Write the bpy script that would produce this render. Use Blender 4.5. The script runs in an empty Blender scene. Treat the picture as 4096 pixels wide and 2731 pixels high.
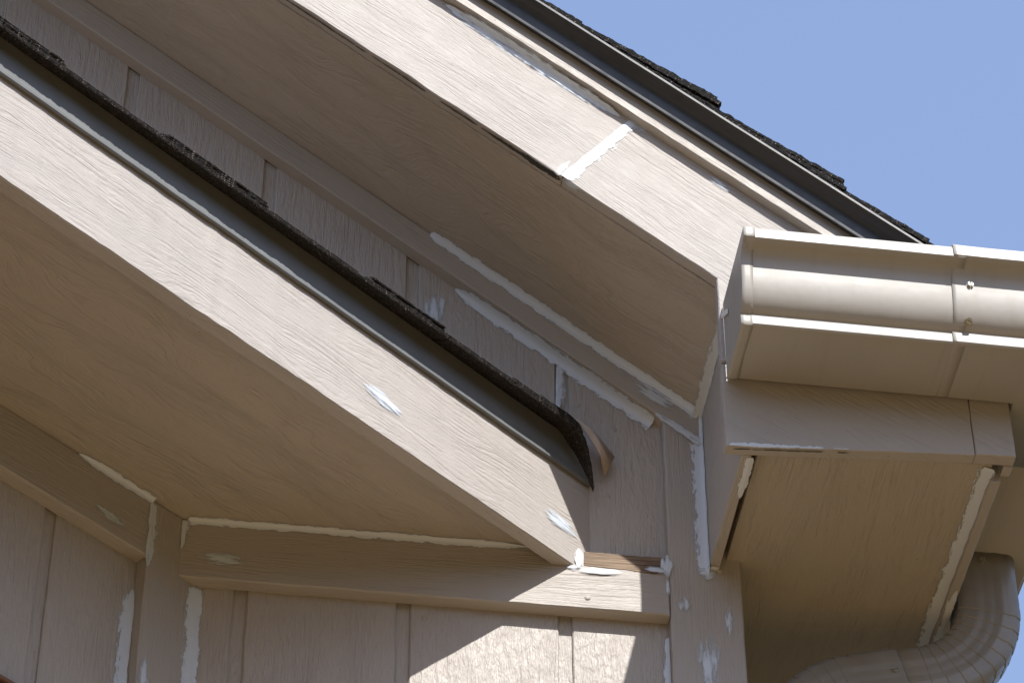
import bpy, bmesh, math, random
from mathutils import Vector, Matrix, noise

random.seed(7)
R = math.radians
scene = bpy.context.scene
C = scene.collection

# ------------------------------------------------------------------ camera
PITCH, YAW = R(42.28), R(7.36)
CAM = Vector((0.0, -3.17, 1.6))
right = Vector((math.cos(YAW), -math.sin(YAW), 0))
fwd_h = Vector((math.sin(YAW), math.cos(YAW), 0))
fwd = fwd_h * math.cos(PITCH) + Vector((0, 0, 1)) * math.sin(PITCH)
up = right.cross(fwd)
cd = bpy.data.cameras.new('camera')
cam = bpy.data.objects.new('camera', cd)
C.objects.link(cam)
cam.matrix_world = Matrix(((right.x, up.x, -fwd.x, CAM.x), (right.y, up.y, -fwd.y, CAM.y),
                           (right.z, up.z, -fwd.z, CAM.z), (0, 0, 0, 1)))
cd.sensor_width = 36.0
cd.lens = 36.0 * 12850 / 4096
cd.clip_start, cd.clip_end = 0.05, 5000
scene.camera = cam

# ------------------------------------------------------------------ sky, sun, exposure
SUN_TRAVEL = Vector((-0.28, 1.0, -1.18)).normalized()
to_sun = -SUN_TRAVEL
w = bpy.data.worlds.new('World')
scene.world = w
w.use_nodes = True
wn = w.node_tree.nodes
wl = w.node_tree.links
wn.clear()
wo = wn.new('ShaderNodeOutputWorld')
bg = wn.new('ShaderNodeBackground')
sky = wn.new('ShaderNodeTexSky')
sky.sky_type = 'NISHITA'
sky.sun_disc = False
sky.sun_elevation = math.asin(to_sun.z)
sky.sun_rotation = math.atan2(to_sun.x, to_sun.y)
sky.altitude = 100
sky.air_density = 1.0
sky.dust_density = 2.0
sky.ozone_density = 1.0
bg.inputs[1].default_value = 0.15
haze_gamma = wn.new('ShaderNodeGamma')          # thin high haze evens the sky out
haze_gamma.inputs[1].default_value = 0.5
wl.new(sky.outputs[0], haze_gamma.inputs[0])
sky_gain = wn.new('ShaderNodeMix')
sky_gain.data_type = 'RGBA'
sky_gain.blend_type = 'MULTIPLY'
sky_gain.inputs[0].default_value = 1.0
sky_gain.inputs[7].default_value = (1.35, 1.57, 2.06, 1)
wl.new(haze_gamma.outputs[0], sky_gain.inputs[6])
wl.new(sky_gain.outputs[2], bg.inputs[0])
wl.new(bg.outputs[0], wo.inputs[0])

sd = bpy.data.lights.new('sun', 'SUN')
sd.energy = 5.0
sd.angle = R(0.53)
sd.color = (1.0, 0.968, 0.925)
sun = bpy.data.objects.new('sun', sd)
C.objects.link(sun)
sun.rotation_euler = to_sun.to_track_quat('Z', 'Y').to_euler()
sun.location = (2, -6, 9)

scene.view_settings.view_transform = 'Standard'
scene.view_settings.look = 'None'
scene.view_settings.gamma = 1.0
scene.view_settings.use_curve_mapping = False
scene.view_settings.exposure = 0.64

# ------------------------------------------------------------------ frames of reference
SL = math.tan(R(38.6))                       # fall of the gable rake per metre of x
A_REL = R(39.63)
DA = Vector((math.cos(A_REL), math.sin(A_REL), 0))     # along the angled wall
NA = Vector((-math.sin(A_REL), math.cos(A_REL), 0))    # into the angled wall
DR = Vector((math.cos(R(38.6)), 0, -math.sin(R(38.6))))
NR = Vector((math.sin(R(38.6)), 0, math.cos(R(38.6))))
Z = Vector((0, 0, 1))
X = Vector((1, 0, 0))
Y = Vector((0, 1, 0))


def frame(o, x, y):
    """local x along the grain, local y across, local z out of the face"""
    x = Vector(x).normalized()
    z = x.cross(Vector(y)).normalized()
    y = z.cross(x)
    return Matrix(((x.x, y.x, z.x, o[0]), (x.y, y.y, z.y, o[1]), (x.z, y.z, z.z, o[2]), (0, 0, 0, 1)))


def ap(t, n, z):
    p = DA * t + NA * n
    return Vector((p.x, p.y, z))


# ------------------------------------------------------------------ materials
class N:
    def __init__(self, name):
        self.m = bpy.data.materials.new(name)
        self.m.use_nodes = True
        self.t = self.m.node_tree
        self.t.nodes.clear()
        self.out = self.t.nodes.new('ShaderNodeOutputMaterial')

    def n(self, ty, **kw):
        nd = self.t.nodes.new(ty)
        for k, v in kw.items():
            setattr(nd, k, v)
        return nd

    def put(self, sock, v):
        if hasattr(v, 'is_output'):
            self.t.links.new(v, sock)
        elif isinstance(v, (tuple, list)) and len(v) == 3 and len(sock.default_value) == 4:
            sock.default_value = (*v, 1)
        else:
            sock.default_value = v

    def math(self, op, a, b=0.0, c=None):
        nd = self.n('ShaderNodeMath', operation=op)
        self.put(nd.inputs[0], a)
        self.put(nd.inputs[1], b)
        if c is not None:
            self.put(nd.inputs[2], c)
        return nd.outputs[0]

    def mix(self, f, a, b, mode='MIX'):
        nd = self.n('ShaderNodeMix', data_type='RGBA', blend_type=mode)
        self.put(nd.inputs[0], f)
        self.put(nd.inputs[6], a)
        self.put(nd.inputs[7], b)
        return nd.outputs[2]

    def noise(self, vec, scale, detail=2.0, rough=0.5):
        nd = self.n('ShaderNodeTexNoise')
        nd.inputs['Scale'].default_value = scale
        nd.inputs['Detail'].default_value = detail
        nd.inputs['Roughness'].default_value = rough
        self.t.links.new(vec, nd.inputs['Vector'])
        return nd.outputs[0]

    def ramp(self, v, lo, hi, a=0.0, b=1.0):
        nd = self.n('ShaderNodeMapRange', interpolation_type='SMOOTHSTEP')
        self.put(nd.inputs[0], v)
        nd.inputs[1].default_value = lo
        nd.inputs[2].default_value = hi
        nd.inputs[3].default_value = a
        nd.inputs[4].default_value = b
        return nd.outputs[0]

    def vec(self, x, y, z):
        nd = self.n('ShaderNodeCombineXYZ')
        for i, v in enumerate((x, y, z)):
            self.put(nd.inputs[i], v)
        return nd.outputs[0]

    def coords(self):
        tc = self.n('ShaderNodeTexCoord')
        oi = self.n('ShaderNodeObjectInfo')
        s = self.n('ShaderNodeSeparateXYZ')
        self.t.links.new(tc.outputs['Object'], s.inputs[0])
        off = self.math('MULTIPLY', oi.outputs['Random'], 41.0)
        return (self.math('ADD', s.outputs[0], off), self.math('ADD', s.outputs[1], off), s.outputs[2], tc.outputs['Object'], oi.outputs['Random'])

    def principled(self, col, rough, bump=None, metal=0.0, spec=0.5):
        p = self.n('ShaderNodeBsdfPrincipled')
        self.put(p.inputs['Base Color'], col)
        self.put(p.inputs['Roughness'], rough)
        p.inputs['Metallic'].default_value = metal
        p.inputs['Specular IOR Level'].default_value = spec
        if bump is not None:
            self.t.links.new(bump, p.inputs['Normal'])
        return p

    def bump(self, h, strength, dist):
        b = self.n('ShaderNodeBump')
        b.inputs['Strength'].default_value = strength
        b.inputs['Distance'].default_value = dist
        self.t.links.new(h, b.inputs['Height'])
        return b.outputs[0]

    def done(self, sh):
        self.t.links.new(sh, self.out.inputs[0])
        return self.m


PAINT = (0.400, 0.369, 0.340)


def grain_paint(name, col, amp=1.0, rough=0.42, angle=0.0, warp=0.05, coarse=105.0, lump=0.35, fibre=0.3, crevice_shade=0.08, spec=0.22, boss=0.0):
    """latex paint over rough sawn grain: the relief runs along local x"""
    m = N(name)
    x, y, z, P, rnd = m.coords()
    if angle:
        ca, sa = math.cos(angle), math.sin(angle)
        x2 = m.math('ADD', m.math('MULTIPLY', x, ca), m.math('MULTIPLY', y, sa))
        y2 = m.math('SUBTRACT', m.math('MULTIPLY', y, ca), m.math('MULTIPLY', x, sa))
        x, y = x2, y2
    yz = m.math('ADD', y, z)
    wv = m.noise(m.vec(m.math('MULTIPLY', x, 3.2), m.math('MULTIPLY', yz, 11.0), 0.0), 1.0, 2.0, 0.5)
    w2 = m.noise(m.vec(m.math('MULTIPLY', x, 30.0), m.math('MULTIPLY', yz, 60.0), 5.0), 1.0, 2.0, 0.5)
    v = m.math('ADD', yz, m.math('MULTIPLY', m.math('SUBTRACT', wv, 0.5), warp))
    v = m.math('ADD', v, m.math('MULTIPLY', m.math('SUBTRACT', w2, 0.5), 0.0045))
    h1 = m.noise(m.vec(m.math('MULTIPLY', x, 13.0), m.math('MULTIPLY', v, coarse), 0.0), 1.0, 3.0, 0.6)
    h1 = m.ramp(h1, 0.30, 0.60)                       # narrow low grain, broad high grain
    h2 = m.noise(m.vec(m.math('MULTIPLY', x, 60.0), m.math('MULTIPLY', v, coarse * 2.6), 3.0), 1.0, 2.0, 0.5)
    h2 = m.ramp(h2, 0.34, 0.52)
    h3 = m.noise(m.vec(m.math('MULTIPLY', x, 110.0), m.math('MULTIPLY', v, 190.0), 7.0), 1.0, 3.0, 0.6)
    mask = m.ramp(m.noise(m.vec(m.math('MULTIPLY', x, 7.0), m.math('MULTIPLY', v, 24.0), 1.0), 1.0, 1.0), 0.34, 0.60, 0.2, 1.0)
    h = m.math('MULTIPLY', h1, mask)
    h = m.math('ADD', h, m.math('MULTIPLY', h2, fibre))
    h = m.math('ADD', h, m.math('MULTIPLY', h3, lump))
    if boss:
        h4 = m.noise(m.vec(m.math('MULTIPLY', x, 48.0), m.math('MULTIPLY', yz, 115.0), 2.0), 1.0, 2.0, 0.5)
        h = m.math('ADD', h, m.math('MULTIPLY', m.ramp(h4, 0.42, 0.60), boss))
    big = m.noise(P, 3.5, 3.0, 0.5)
    c = m.mix(m.ramp(big, 0.35, 0.7), col, tuple(k * 0.95 for k in col))
    # crevice shading put into the low grain's colour, plus a few dark specks
    c = m.mix(m.math('MULTIPLY', m.ramp(h1, 0.25, 0.0), crevice_shade), c, (0.10, 0.08, 0.06))
    stn = m.noise(m.vec(m.math('MULTIPLY', x, 6.0), m.math('MULTIPLY', yz, 14.0), 9.0), 1.0, 4.0, 0.65)
    c = m.mix(m.ramp(stn, 0.55, 0.80, 0.0, 0.16), c, (0.20, 0.16, 0.115))
    sp = m.noise(P, 160.0, 1.0)
    c = m.mix(m.ramp(sp, 0.78, 0.82, 0.0, 0.55), c, (0.12, 0.09, 0.06))
    rg = m.ramp(m.noise(P, 30.0, 2.0), 0.3, 0.7, rough + 0.06, rough + 0.14)
    return m.done(m.principled(c, rg, m.bump(h, 0.75, 0.00075 * amp), spec=spec).outputs[0])


M_BARGE = grain_paint('barge_paint', PAINT, 1.0, 0.5, warp=0.05, coarse=250, crevice_shade=0.04, spec=0.15)
M_FASCIA_LOW = grain_paint('low_fascia_paint', PAINT, 1.15, 0.44, warp=0.075, coarse=210, crevice_shade=0.04, spec=0.2)
M_SIDING = grain_paint('siding_paint', (0.402, 0.366, 0.328), 1.35, 0.36, warp=0.03, coarse=210, lump=0.75, fibre=0.35, crevice_shade=0.05, spec=0.25, boss=0.6)
M_TRIM = grain_paint('trim_paint', (0.385, 0.352, 0.315), 0.9, 0.42, warp=0.02, coarse=260)
M_SOFFIT = grain_paint('soffit_paint', (0.400, 0.358, 0.306), 1.5, 0.42, warp=0.16, coarse=190, lump=0.5, crevice_shade=0.10)
M_EAVE_SOFFIT = grain_paint('eave_soffit_paint', (0.395, 0.345, 0.275), 1.5, 0.40, warp=0.03, coarse=200, lump=0.5, crevice_shade=0.14)
M_EAVE_FASCIA = grain_paint('eave_fascia_paint', (0.385, 0.352, 0.315), 1.0, 0.40, angle=R(-33), warp=0.012, coarse=150, fibre=0.15, lump=0.2, crevice_shade=0.12)


def simple(name, col, rough, bump_scale=0, bump_d=0.0, spec=0.5, metal=0.0, var=0.06, vscale=20.0):
    m = N(name)
    x, y, z, P, rnd = m.coords()
    nz = m.noise(P, vscale, 3.0)
    c = m.mix(m.ramp(nz, 0.3, 0.7), tuple(k * (1 - var) for k in col), tuple(min(1, k * (1 + var)) for k in col))
    b = None
    if bump_scale:
        b = m.bump(m.noise(P, bump_scale, 3.0, 0.6), 0.6, bump_d)
    rg = m.ramp(m.noise(P, vscale * 3, 2.0), 0.3, 0.7, max(0.05, rough - 0.05), rough + 0.06)
    return m.done(m.principled(c, rg, b, metal, spec).outputs[0])


def enamel():
    m = N('gutter_enamel')
    x, y, z, P, rnd = m.coords()
    big = m.noise(P, 9.0, 3.0)
    c = m.mix(m.ramp(big, 0.3, 0.7), (0.355, 0.338, 0.308), (0.34, 0.322, 0.292))
    sp = m.noise(P, 210.0, 1.0)
    c = m.mix(m.ramp(sp, 0.79, 0.83, 0.0, 0.55), c, (0.20, 0.13, 0.07))
    dr = m.noise(m.vec(m.math('MULTIPLY', x, 75.0), m.math('MULTIPLY', y, 3.0), m.math('MULTIPLY', z, 9.0)), 1.0, 3.0, 0.6)
    c = m.mix(m.ramp(dr, 0.52, 0.78, 0.0, 0.22), c, (0.24, 0.21, 0.16))
    st = m.noise(m.vec(m.math('MULTIPLY', x, 5.0), m.math('MULTIPLY', y, 90.0), m.math('MULTIPLY', z, 90.0)), 1.0, 2.0)
    c = m.mix(m.ramp(st, 0.60, 0.80, 0.0, 0.10), c, (0.30, 0.25, 0.19))
    b = m.bump(m.noise(P, 28.0, 2.0), 0.35, 0.0016)
    return m.done(m.principled(c, m.ramp(big, 0.3, 0.7, 0.40, 0.50), b, spec=0.35).outputs[0])


M_GUTTER = enamel()
M_DOWN = simple('downspout_enamel', (0.235, 0.22, 0.19), 0.33, 60, 0.0006, var=0.08, vscale=14)
M_DRIP = simple('drip_edge_enamel', (0.138, 0.143, 0.142), 0.55, 40, 0.0004, var=0.07)
M_DRIP_UP = simple('dark_drip_edge_enamel', (0.026, 0.027, 0.029), 0.38, 40, 0.0004, var=0.07)
M_SCREW = simple('screw_zinc', (0.42, 0.40, 0.34), 0.3, 300, 0.0002, metal=0.7)
M_FELT = simple('felt_paper', (0.47, 0.37, 0.28), 0.75, 90, 0.0005)
M_DARK = simple('old_lumber', (0.12, 0.085, 0.06), 0.8, 60, 0.001, var=0.3)
M_BRONZE = simple('bronze_frame', (0.16, 0.075, 0.04), 0.5, 80, 0.0003)
M_GLASS = simple('dark_blue_glass', (0.012, 0.025, 0.10), 0.06, 0, 0, spec=0.6)
M_SUNLIT_TAB = simple('sunlit_tab_white', (0.74, 0.74, 0.72), 0.5, 90, 0.0006)
M_GROUND = simple('dry_ground', (0.20, 0.130, 0.052), 0.9, 6, 0.02, var=0.35, vscale=0.9)
M_BOUNCE_SLAB = simple('bounce_slab_tone', (0.305, 0.195, 0.078), 0.85, 30, 0.004, var=0.15, vscale=2.0)


def shingle_mat(name, k):
    m = N(name)
    x, y, z, P, rnd = m.coords()
    g = m.n('ShaderNodeTexVoronoi')
    g.inputs['Scale'].default_value = 700
    m.t.links.new(P, g.inputs['Vector'])
    s = m.n('ShaderNodeSeparateColor')
    m.t.links.new(g.outputs['Color'], s.inputs[0])
    c = m.mix(m.ramp(s.outputs[0], 0.55, 0.95), (0.020 * k, 0.0185 * k, 0.0175 * k), (0.056 * k, 0.051 * k, 0.047 * k))
    c = m.mix(m.ramp(s.outputs[1], 0.93, 1.0, 0, 0.6), c, (0.25, 0.21, 0.19))
    b = m.bump(g.outputs['Distance'], 0.6, 0.0009)
    return m.done(m.principled(c, 0.9, b, spec=0.12).outputs[0])


M_SHINGLE = shingle_mat('asphalt_shingle', 1.0)
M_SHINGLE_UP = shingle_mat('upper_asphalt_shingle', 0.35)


def bare_wood():
    m = N('bare_wood')
    x, y, z, P, rnd = m.coords()
    f = m.noise(m.vec(m.math('MULTIPLY', x, 14.0), m.math('MULTIPLY', y, 420.0), 0.0), 1.0, 3.0, 0.6)
    t = m.noise(m.vec(m.math('MULTIPLY', x, 30.0), m.math('MULTIPLY', y, 30.0), 0.0), 1.0, 2.0)
    c = m.mix(m.ramp(f, 0.3, 0.7), (0.085, 0.055, 0.035), (0.27, 0.195, 0.13))
    c = m.mix(m.ramp(t, 0.5, 0.75, 0, 0.5), c, (0.13, 0.085, 0.05))
    return m.done(m.principled(c, 0.75, m.bump(f, 0.7, 0.0008), spec=0.3).outputs[0])


M_WOOD = bare_wood()


def caulk_mat(name, col, lo, hi, stretch=(22, 140)):
    """brushed acrylic caulk: thins out where the vertex attribute 'fade' falls"""
    m = N(name)
    x, y, z, P, rnd = m.coords()
    at = m.n('ShaderNodeAttribute', attribute_name='fade')
    nz = m.noise(m.vec(m.math('MULTIPLY', x, stretch[0]), m.math('MULTIPLY', y, stretch[1]), m.math('MULTIPLY', z, stretch[1])), 1.0, 4.0, 0.65)
    f = m.math('ADD', at.outputs['Fac'], m.math('MULTIPLY', m.math('SUBTRACT', nz, 0.5), 1.9))
    a = m.ramp(f, lo, hi)
    p = m.principled(col, 0.45, m.bump(nz, 0.4, 0.0008))
    tr = m.n('ShaderNodeBsdfTransparent')
    mx = m.n('ShaderNodeMixShader')
    m.put(mx.inputs[0], a)
    m.t.links.new(tr.outputs[0], mx.inputs[1])
    m.t.links.new(p.outputs[0], mx.inputs[2])
    return m.done(mx.outputs[0])


M_CAULK = caulk_mat('white_caulk', (0.55, 0.60, 0.655), 0.22, 0.62, (60, 260))
M_SMEAR = caulk_mat('smeared_caulk', (0.55, 0.60, 0.655), 0.25, 0.95, (30, 190))
M_CREAM = caulk_mat('cream_caulk', (0.56, 0.59, 0.62), 0.25, 0.6, (60, 260))

M_GRIME = caulk_mat('grime', (0.035, 0.032, 0.022), 0.35, 0.8, (40, 200))


# ------------------------------------------------------------------ builders
def thing(name, label, cat, loc):
    o = bpy.data.objects.new(name, None)
    o.empty_display_size = 0.2
    C.objects.link(o)
    o.location = loc
    o['label'] = label
    o['category'] = cat
    o['kind'] = 'thing'
    return o


def world_of(o):
    m = Matrix.Identity(4)
    while o is not None:
        m = o.matrix_basis @ m
        o = o.parent
    return m


def link(name, me, parent, M, mat, label=None, kind=None):
    o = bpy.data.objects.new(name, me)
    C.objects.link(o)
    if parent is not None:
        o.parent = parent
        o.matrix_basis = world_of(parent).inverted() @ M
    else:
        o.matrix_basis = M
    if mat is not None and not me.materials:
        me.materials.append(mat)
    if label:
        o['label'] = label
    if kind:
        o['kind'] = kind
    return o


def mesh(name, verts, faces, parent, M, mat, smooth=None, label=None, fade=None, warp=None):
    if warp:
        Mi = M.inverted()
        verts = [Mi @ warp(M @ Vector(v)) for v in verts]
    me = bpy.data.meshes.new(name)
    me.from_pydata([tuple(v) for v in verts], [], faces)
    me.update()
    if fade is not None:
        at = me.attributes.new('fade', 'FLOAT', 'POINT')
        at.data.foreach_set('value', fade)
    if smooth is not None:
        for p in me.polygons:
            p.use_smooth = True
        me.set_sharp_from_angle(angle=R(smooth))
    return link(name, me, parent, M, mat, label)


def nz1(t, s=0.0, f=1.0):
    return noise.noise(Vector((t * f, s, 3.3)))


def plate(name, poly, T, M, mat, parent, jit=0.0005, step=0.012, cham=0.0012, jf=30.0, label=None, warp=None, fine=0.0):
    """flat board with an eased, slightly uneven outline: front at local z=0, back at -T"""
    a = sum(p[0] * q[1] - q[0] * p[1] for p, q in zip(poly, poly[1:] + poly[:1]))
    if a < 0:
        poly = poly[::-1]
    pts, nrm = [], []
    seed = random.uniform(0, 100)
    for p, q in zip(poly, poly[1:] + poly[:1]):
        p, q = Vector(p), Vector(q)
        d = q - p
        L = d.length
        n = max(1, min(400, int(L / step)))
        nn = Vector((d.y, -d.x)) / L
        for i in range(n):
            u = i / n
            r = p + d * u
            e = 0.0
            if i:
                e = jit * nz1((r.x + r.y * 1.7) * jf, seed) * 1.6 + fine * nz1((r.x - r.y) * 400, seed)
            pts.append(r + nn * e)
    m = len(pts)
    inner = []
    for i in range(m):
        e1 = (pts[i] - pts[i - 1]).normalized()
        e2 = (pts[(i + 1) % m] - pts[i]).normalized()
        n1 = Vector((-e1.y, e1.x))
        n2 = Vector((-e2.y, e2.x))
        b = n1 + n2
        k = b.dot(n1)
        inner.append(pts[i] + b * (cham / k if k > 0.3 else cham))
    V = [(p.x, p.y, 0) for p in inner] + [(p.x, p.y, -cham) for p in pts] + [(p.x, p.y, -T) for p in pts]
    F = [list(range(m)), list(range(3 * m - 1, 2 * m - 1, -1))]
    for i in range(m):
        j = (i + 1) % m
        F.append((m + i, m + j, j, i))
        F.append((2 * m + i, 2 * m + j, m + j, m + i))
    return mesh(name, V, F, parent, M, mat, label=label, warp=warp)


def rect(x0, x1, y0, y1):
    return [(x0, y0), (x1, y0), (x1, y1), (x0, y1)]


def profile(name, path_pts, parent, mat, smooth=35, thick=0.0009, label=None, M=None):
    """skin a list of stations, each a list of world points, as folded sheet metal"""
    M = M or Matrix.Translation(path_pts[0][0])
    Mi = M.inverted()
    k = len(path_pts[0])
    V = [Mi @ Vector(p) for st in path_pts for p in st]
    F = []
    for s in range(len(path_pts) - 1):
        for i in range(k - 1):
            F.append((s * k + i, s * k + i + 1, (s + 1) * k + i + 1, (s + 1) * k + i))
    o = mesh(name, V, F, parent, M, mat, smooth=smooth, label=label)
    if thick:
        md = o.modifiers.new('sheet', 'SOLIDIFY')
        md.thickness = thick
        md.offset = 0
    return o


def bead(name, p0, p1, d1, d2, w1, w2, lift, parent, mat=None, n=None, rag=0.35, taper=(0.02, 0.02), label=None, wob=22.0):
    """caulk run along p0-p1, smeared w1 over the face in direction d1 and w2 over the face in direction d2"""
    p0, p1, d1, d2 = Vector(p0), Vector(p1), Vector(d1).normalized(), Vector(d2).normalized()
    L = (p1 - p0).length
    n = n or max(12, int(L / 0.0022))
    ax = (p1 - p0).normalized()
    out = (d1 + d2)
    if out.length < 0.2:
        out = ax.cross(d1)
        if out.dot(CAM - p0) < 0:
            out = -out
    out.normalize()
    M = frame(p0, ax, d1)
    Mi = M.inverted()
    sd = random.uniform(0, 90)
    V, Fd, F = [], [], []
    for i in range(n + 1):
        u = i / n
        s = u * L
        tp = min(1.0, (s + 0.0008) / taper[0] if taper[0] else 1, (L - s + 0.0008) / taper[1] if taper[1] else 1)
        tp = tp ** 0.5
        ws = []
        for q, ww in ((0, w1), (1, w2)):
            e = 1 + 0.6 * rag * (nz1(s * wob, sd + 11 * q) + 0.9 * nz1(s * wob * 5, sd + 5 + 11 * q) + 0.6 * nz1(s * wob * 14, sd + 8 + 11 * q))
            ws.append(max(0.0003, ww * tp * e))
        c = p0 + ax * s
        row = [(c + d1 * ws[0] * 1.5 + out * 0.0003, 0.0), (c + d1 * ws[0] * 0.6 + out * (0.0005 + lift * 0.2), 0.9),
               (c + d1 * ws[0] * 0.2 + out * lift * tp, 1.0), (c + d2 * ws[1] * 0.2 + out * lift * tp, 1.0),
               (c + d2 * ws[1] * 0.6 + out * (0.0005 + lift * 0.2), 0.9), (c + d2 * ws[1] * 1.5 + out * 0.0003, 0.0)]
        for p, f in row:
            V.append(Mi @ p)
            Fd.append(f)
    for i in range(n):
        for j in range(5):
            F.append((i * 6 + j, i * 6 + j + 1, i * 6 + j + 7, i * 6 + j + 6))
    return mesh(name, V, F, parent, M, mat or M_CAULK, smooth=60, fade=Fd, label=label)


def smear(name, c, ax, ay, a, b, parent, mat=None, lift=0.0006, power=0.62, label=None):
    """dab of caulk wiped over a flat face, dense in the middle and dry at the rim"""
    M = frame(c, ax, ay)
    if M.col[2].to_3d().dot(CAM - Vector(c)) < 0:
        M = frame(c, ax, -Vector(ay))
    V, Fd, F = [], [], []
    nr, na = 7, 40
    sd = random.uniform(0, 50)
    V.append((0, 0, lift * 2.2))
    Fd.append(1.0)
    for r in range(1, nr + 1):
        for k in range(na):
            th = 2 * math.pi * k / na
            q = r / nr
            e = 1 + 0.28 * nz1(math.cos(th) * 1.7, sd + math.sin(th) * 1.7)
            V.append((a * q * e * math.cos(th), b * q * e * math.sin(th), lift + lift * 1.2 * (1 - q)))
            Fd.append(max(0.0, 1.0 - q) ** power)
    for k in range(na):
        F.append((0, 1 + k, 1 + (k + 1) % na))
    for r in range(nr - 1):
        for k in range(na):
            F.append((1 + r * na + k, 1 + (r + 1) * na + k, 1 + (r + 1) * na + (k + 1) % na, 1 + r * na + (k + 1) % na))
    return mesh(name, V, F, parent, M, mat or M_SMEAR, smooth=60, fade=Fd, label=label)


def kz(k, x):
    return k - SL * x


# ------------------------------------------------------------------ ground
g = plate('ground', rect(-400, 400, -400, 400), 0.3, Matrix.Translation((0, 0, 0)), M_GROUND, None, jit=0, step=50, cham=0.01)
g['kind'] = 'structure'
pt = plate('bounce_slab', rect(-6, 0.9, -7, 0.0), 0.06, Matrix.Translation((0, 0, 0.05)), M_BOUNCE_SLAB, None, jit=0, step=1, cham=0.01)  # unseen slab added to bounce warm light up to the soffits
pt['kind'] = 'structure'
lw = plate('dark_side_yard', rect(0.95, 40, -1.2, 60), 0.05, Matrix.Translation((0, 0, 0.04)), simple('dark_yard_tone', (0.034, 0.029, 0.014), 0.9, 40, 0.02, var=0.4, vscale=3.0), None, jit=0, step=5, cham=0.01)  # unseen dark ground added to cut bounce light on the eave soffit
lw['kind'] = 'structure'
# unseen ring of trees, added to block low sky light from the walls
tv, tf = [], []
NT, MT = 90, 7
for i in range(NT):
    a_ = 2 * math.pi * i / NT
    for j in range(MT):
        q_ = j / (MT - 1)
        rr = 15.0 - 2.2 * math.sin(math.pi * q_) * (1 + 0.5 * noise.noise(Vector((i * 0.9, j, 1)))) + 2.5 * q_
        hh = (6.8 + 1.4 * noise.noise(Vector((i * 0.45, 2.0, 0)))) * q_
        tv.append((rr * math.sin(a_), rr * math.cos(a_) - 1.0, hh))
for i in range(NT):
    for j in range(MT - 1):
        k_ = (i + 1) % NT
        tf.append((i * MT + j, k_ * MT + j, k_ * MT + j + 1, i * MT + j + 1))
tm = bpy.data.meshes.new('sky_block_trees')
tm.from_pydata(tv, [], tf)
tb = bpy.data.objects.new('sky_block_trees', tm)
C.objects.link(tb)
tm.materials.append(simple('sky_block_foliage', (0.055, 0.07, 0.03), 0.9, 12, 0.05, var=0.5, vscale=2.0))
tb['kind'] = 'stuff'

# ------------------------------------------------------------------ gable wall (faces the camera)
GROOVE, HALF = 0.2032, 0.0088
wall = thing('gable_wall', 'beige grooved siding wall with frieze boards under the upper gable and white caulk', 'wall', (0.3, 0, 0))
MW = frame((0, 0, 0), Z, -X)          # local x = up, local y = -x, z = towards the camera
KTOP = 4.905
plate('sheathing', [(0.0, 1.3), (0.0, -0.69), (kz(KTOP, 0.69), -0.69), (kz(KTOP, -1.3), 1.3)], 0.03,
      frame((0, 0.0042, 0), Z, -X), M_SIDING, wall, jit=0, step=1)
gx = [0.0705 + GROOVE * k for k in range(-7, 4)]
for a, b in zip(gx, gx[1:]):
    x0, x1 = a + HALF, min(b - HALF, 0.662)
    if a < -0.05:
        zb = 0.05
    else:
        zb = 0.05
    plate('siding_plank', [(zb, -x0), (zb, -x1), (kz(KTOP, x1), -x1), (kz(KTOP, x0), -x0)], 0.005, MW, M_SIDING, wall,
          jit=0.0007, step=0.014, cham=0.0016, jf=22)
plate('corner_board', [(0.05, -0.6075), (0.05, -0.700), (kz(4.8575, 0.7), -0.700), (kz(4.8575, 0.6075), -0.6075)], 0.020,
      frame((0, -0.020, 0), Z, -X), M_TRIM, wall, jit=0.0006, step=0.01, cham=0.0018)
# level frieze under the low soffit
fz = plate('frieze_board', rect(-0.030, 0.6068, 4.0495, 4.1402), 0.0195, frame((0, -0.0200, 0), X, Z), M_TRIM, wall,
           jit=0.0006, cham=0.0018, label='level frieze board with a bare strip of wood at its upper end')
# raking frieze under the upper soffit
s0 = -1.2
plate('raking_frieze', [(s0, kz(4.8585, s0)), (0.6585, kz(4.8585, 0.6585)), (0.6585, kz(4.9085, 0.6585)), (s0, kz(4.9085, s0))], 0.022,
      frame((0, -0.022, 0), X, Z), grain_paint('raking_frieze_paint', (0.385, 0.352, 0.315), 0.9, 0.42, angle=R(-38.6), warp=0.012, coarse=260),
      wall, jit=0.0005, cham=0.0016)
# bare wood left where an older board was prised off
plate('bare_wood_strip', [(0.4985, 4.1175), (0.520, 4.1165), (0.560, 4.1150), (0.585, 4.1120), (0.6062, 4.1150), (0.6062, 4.1394), (0.4985, 4.1394)],
      0.003, frame((0, -0.0207, 0), X, Z), M_WOOD, wall, jit=0.0008, step=0.003, cham=0.0004, jf=120)
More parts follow.
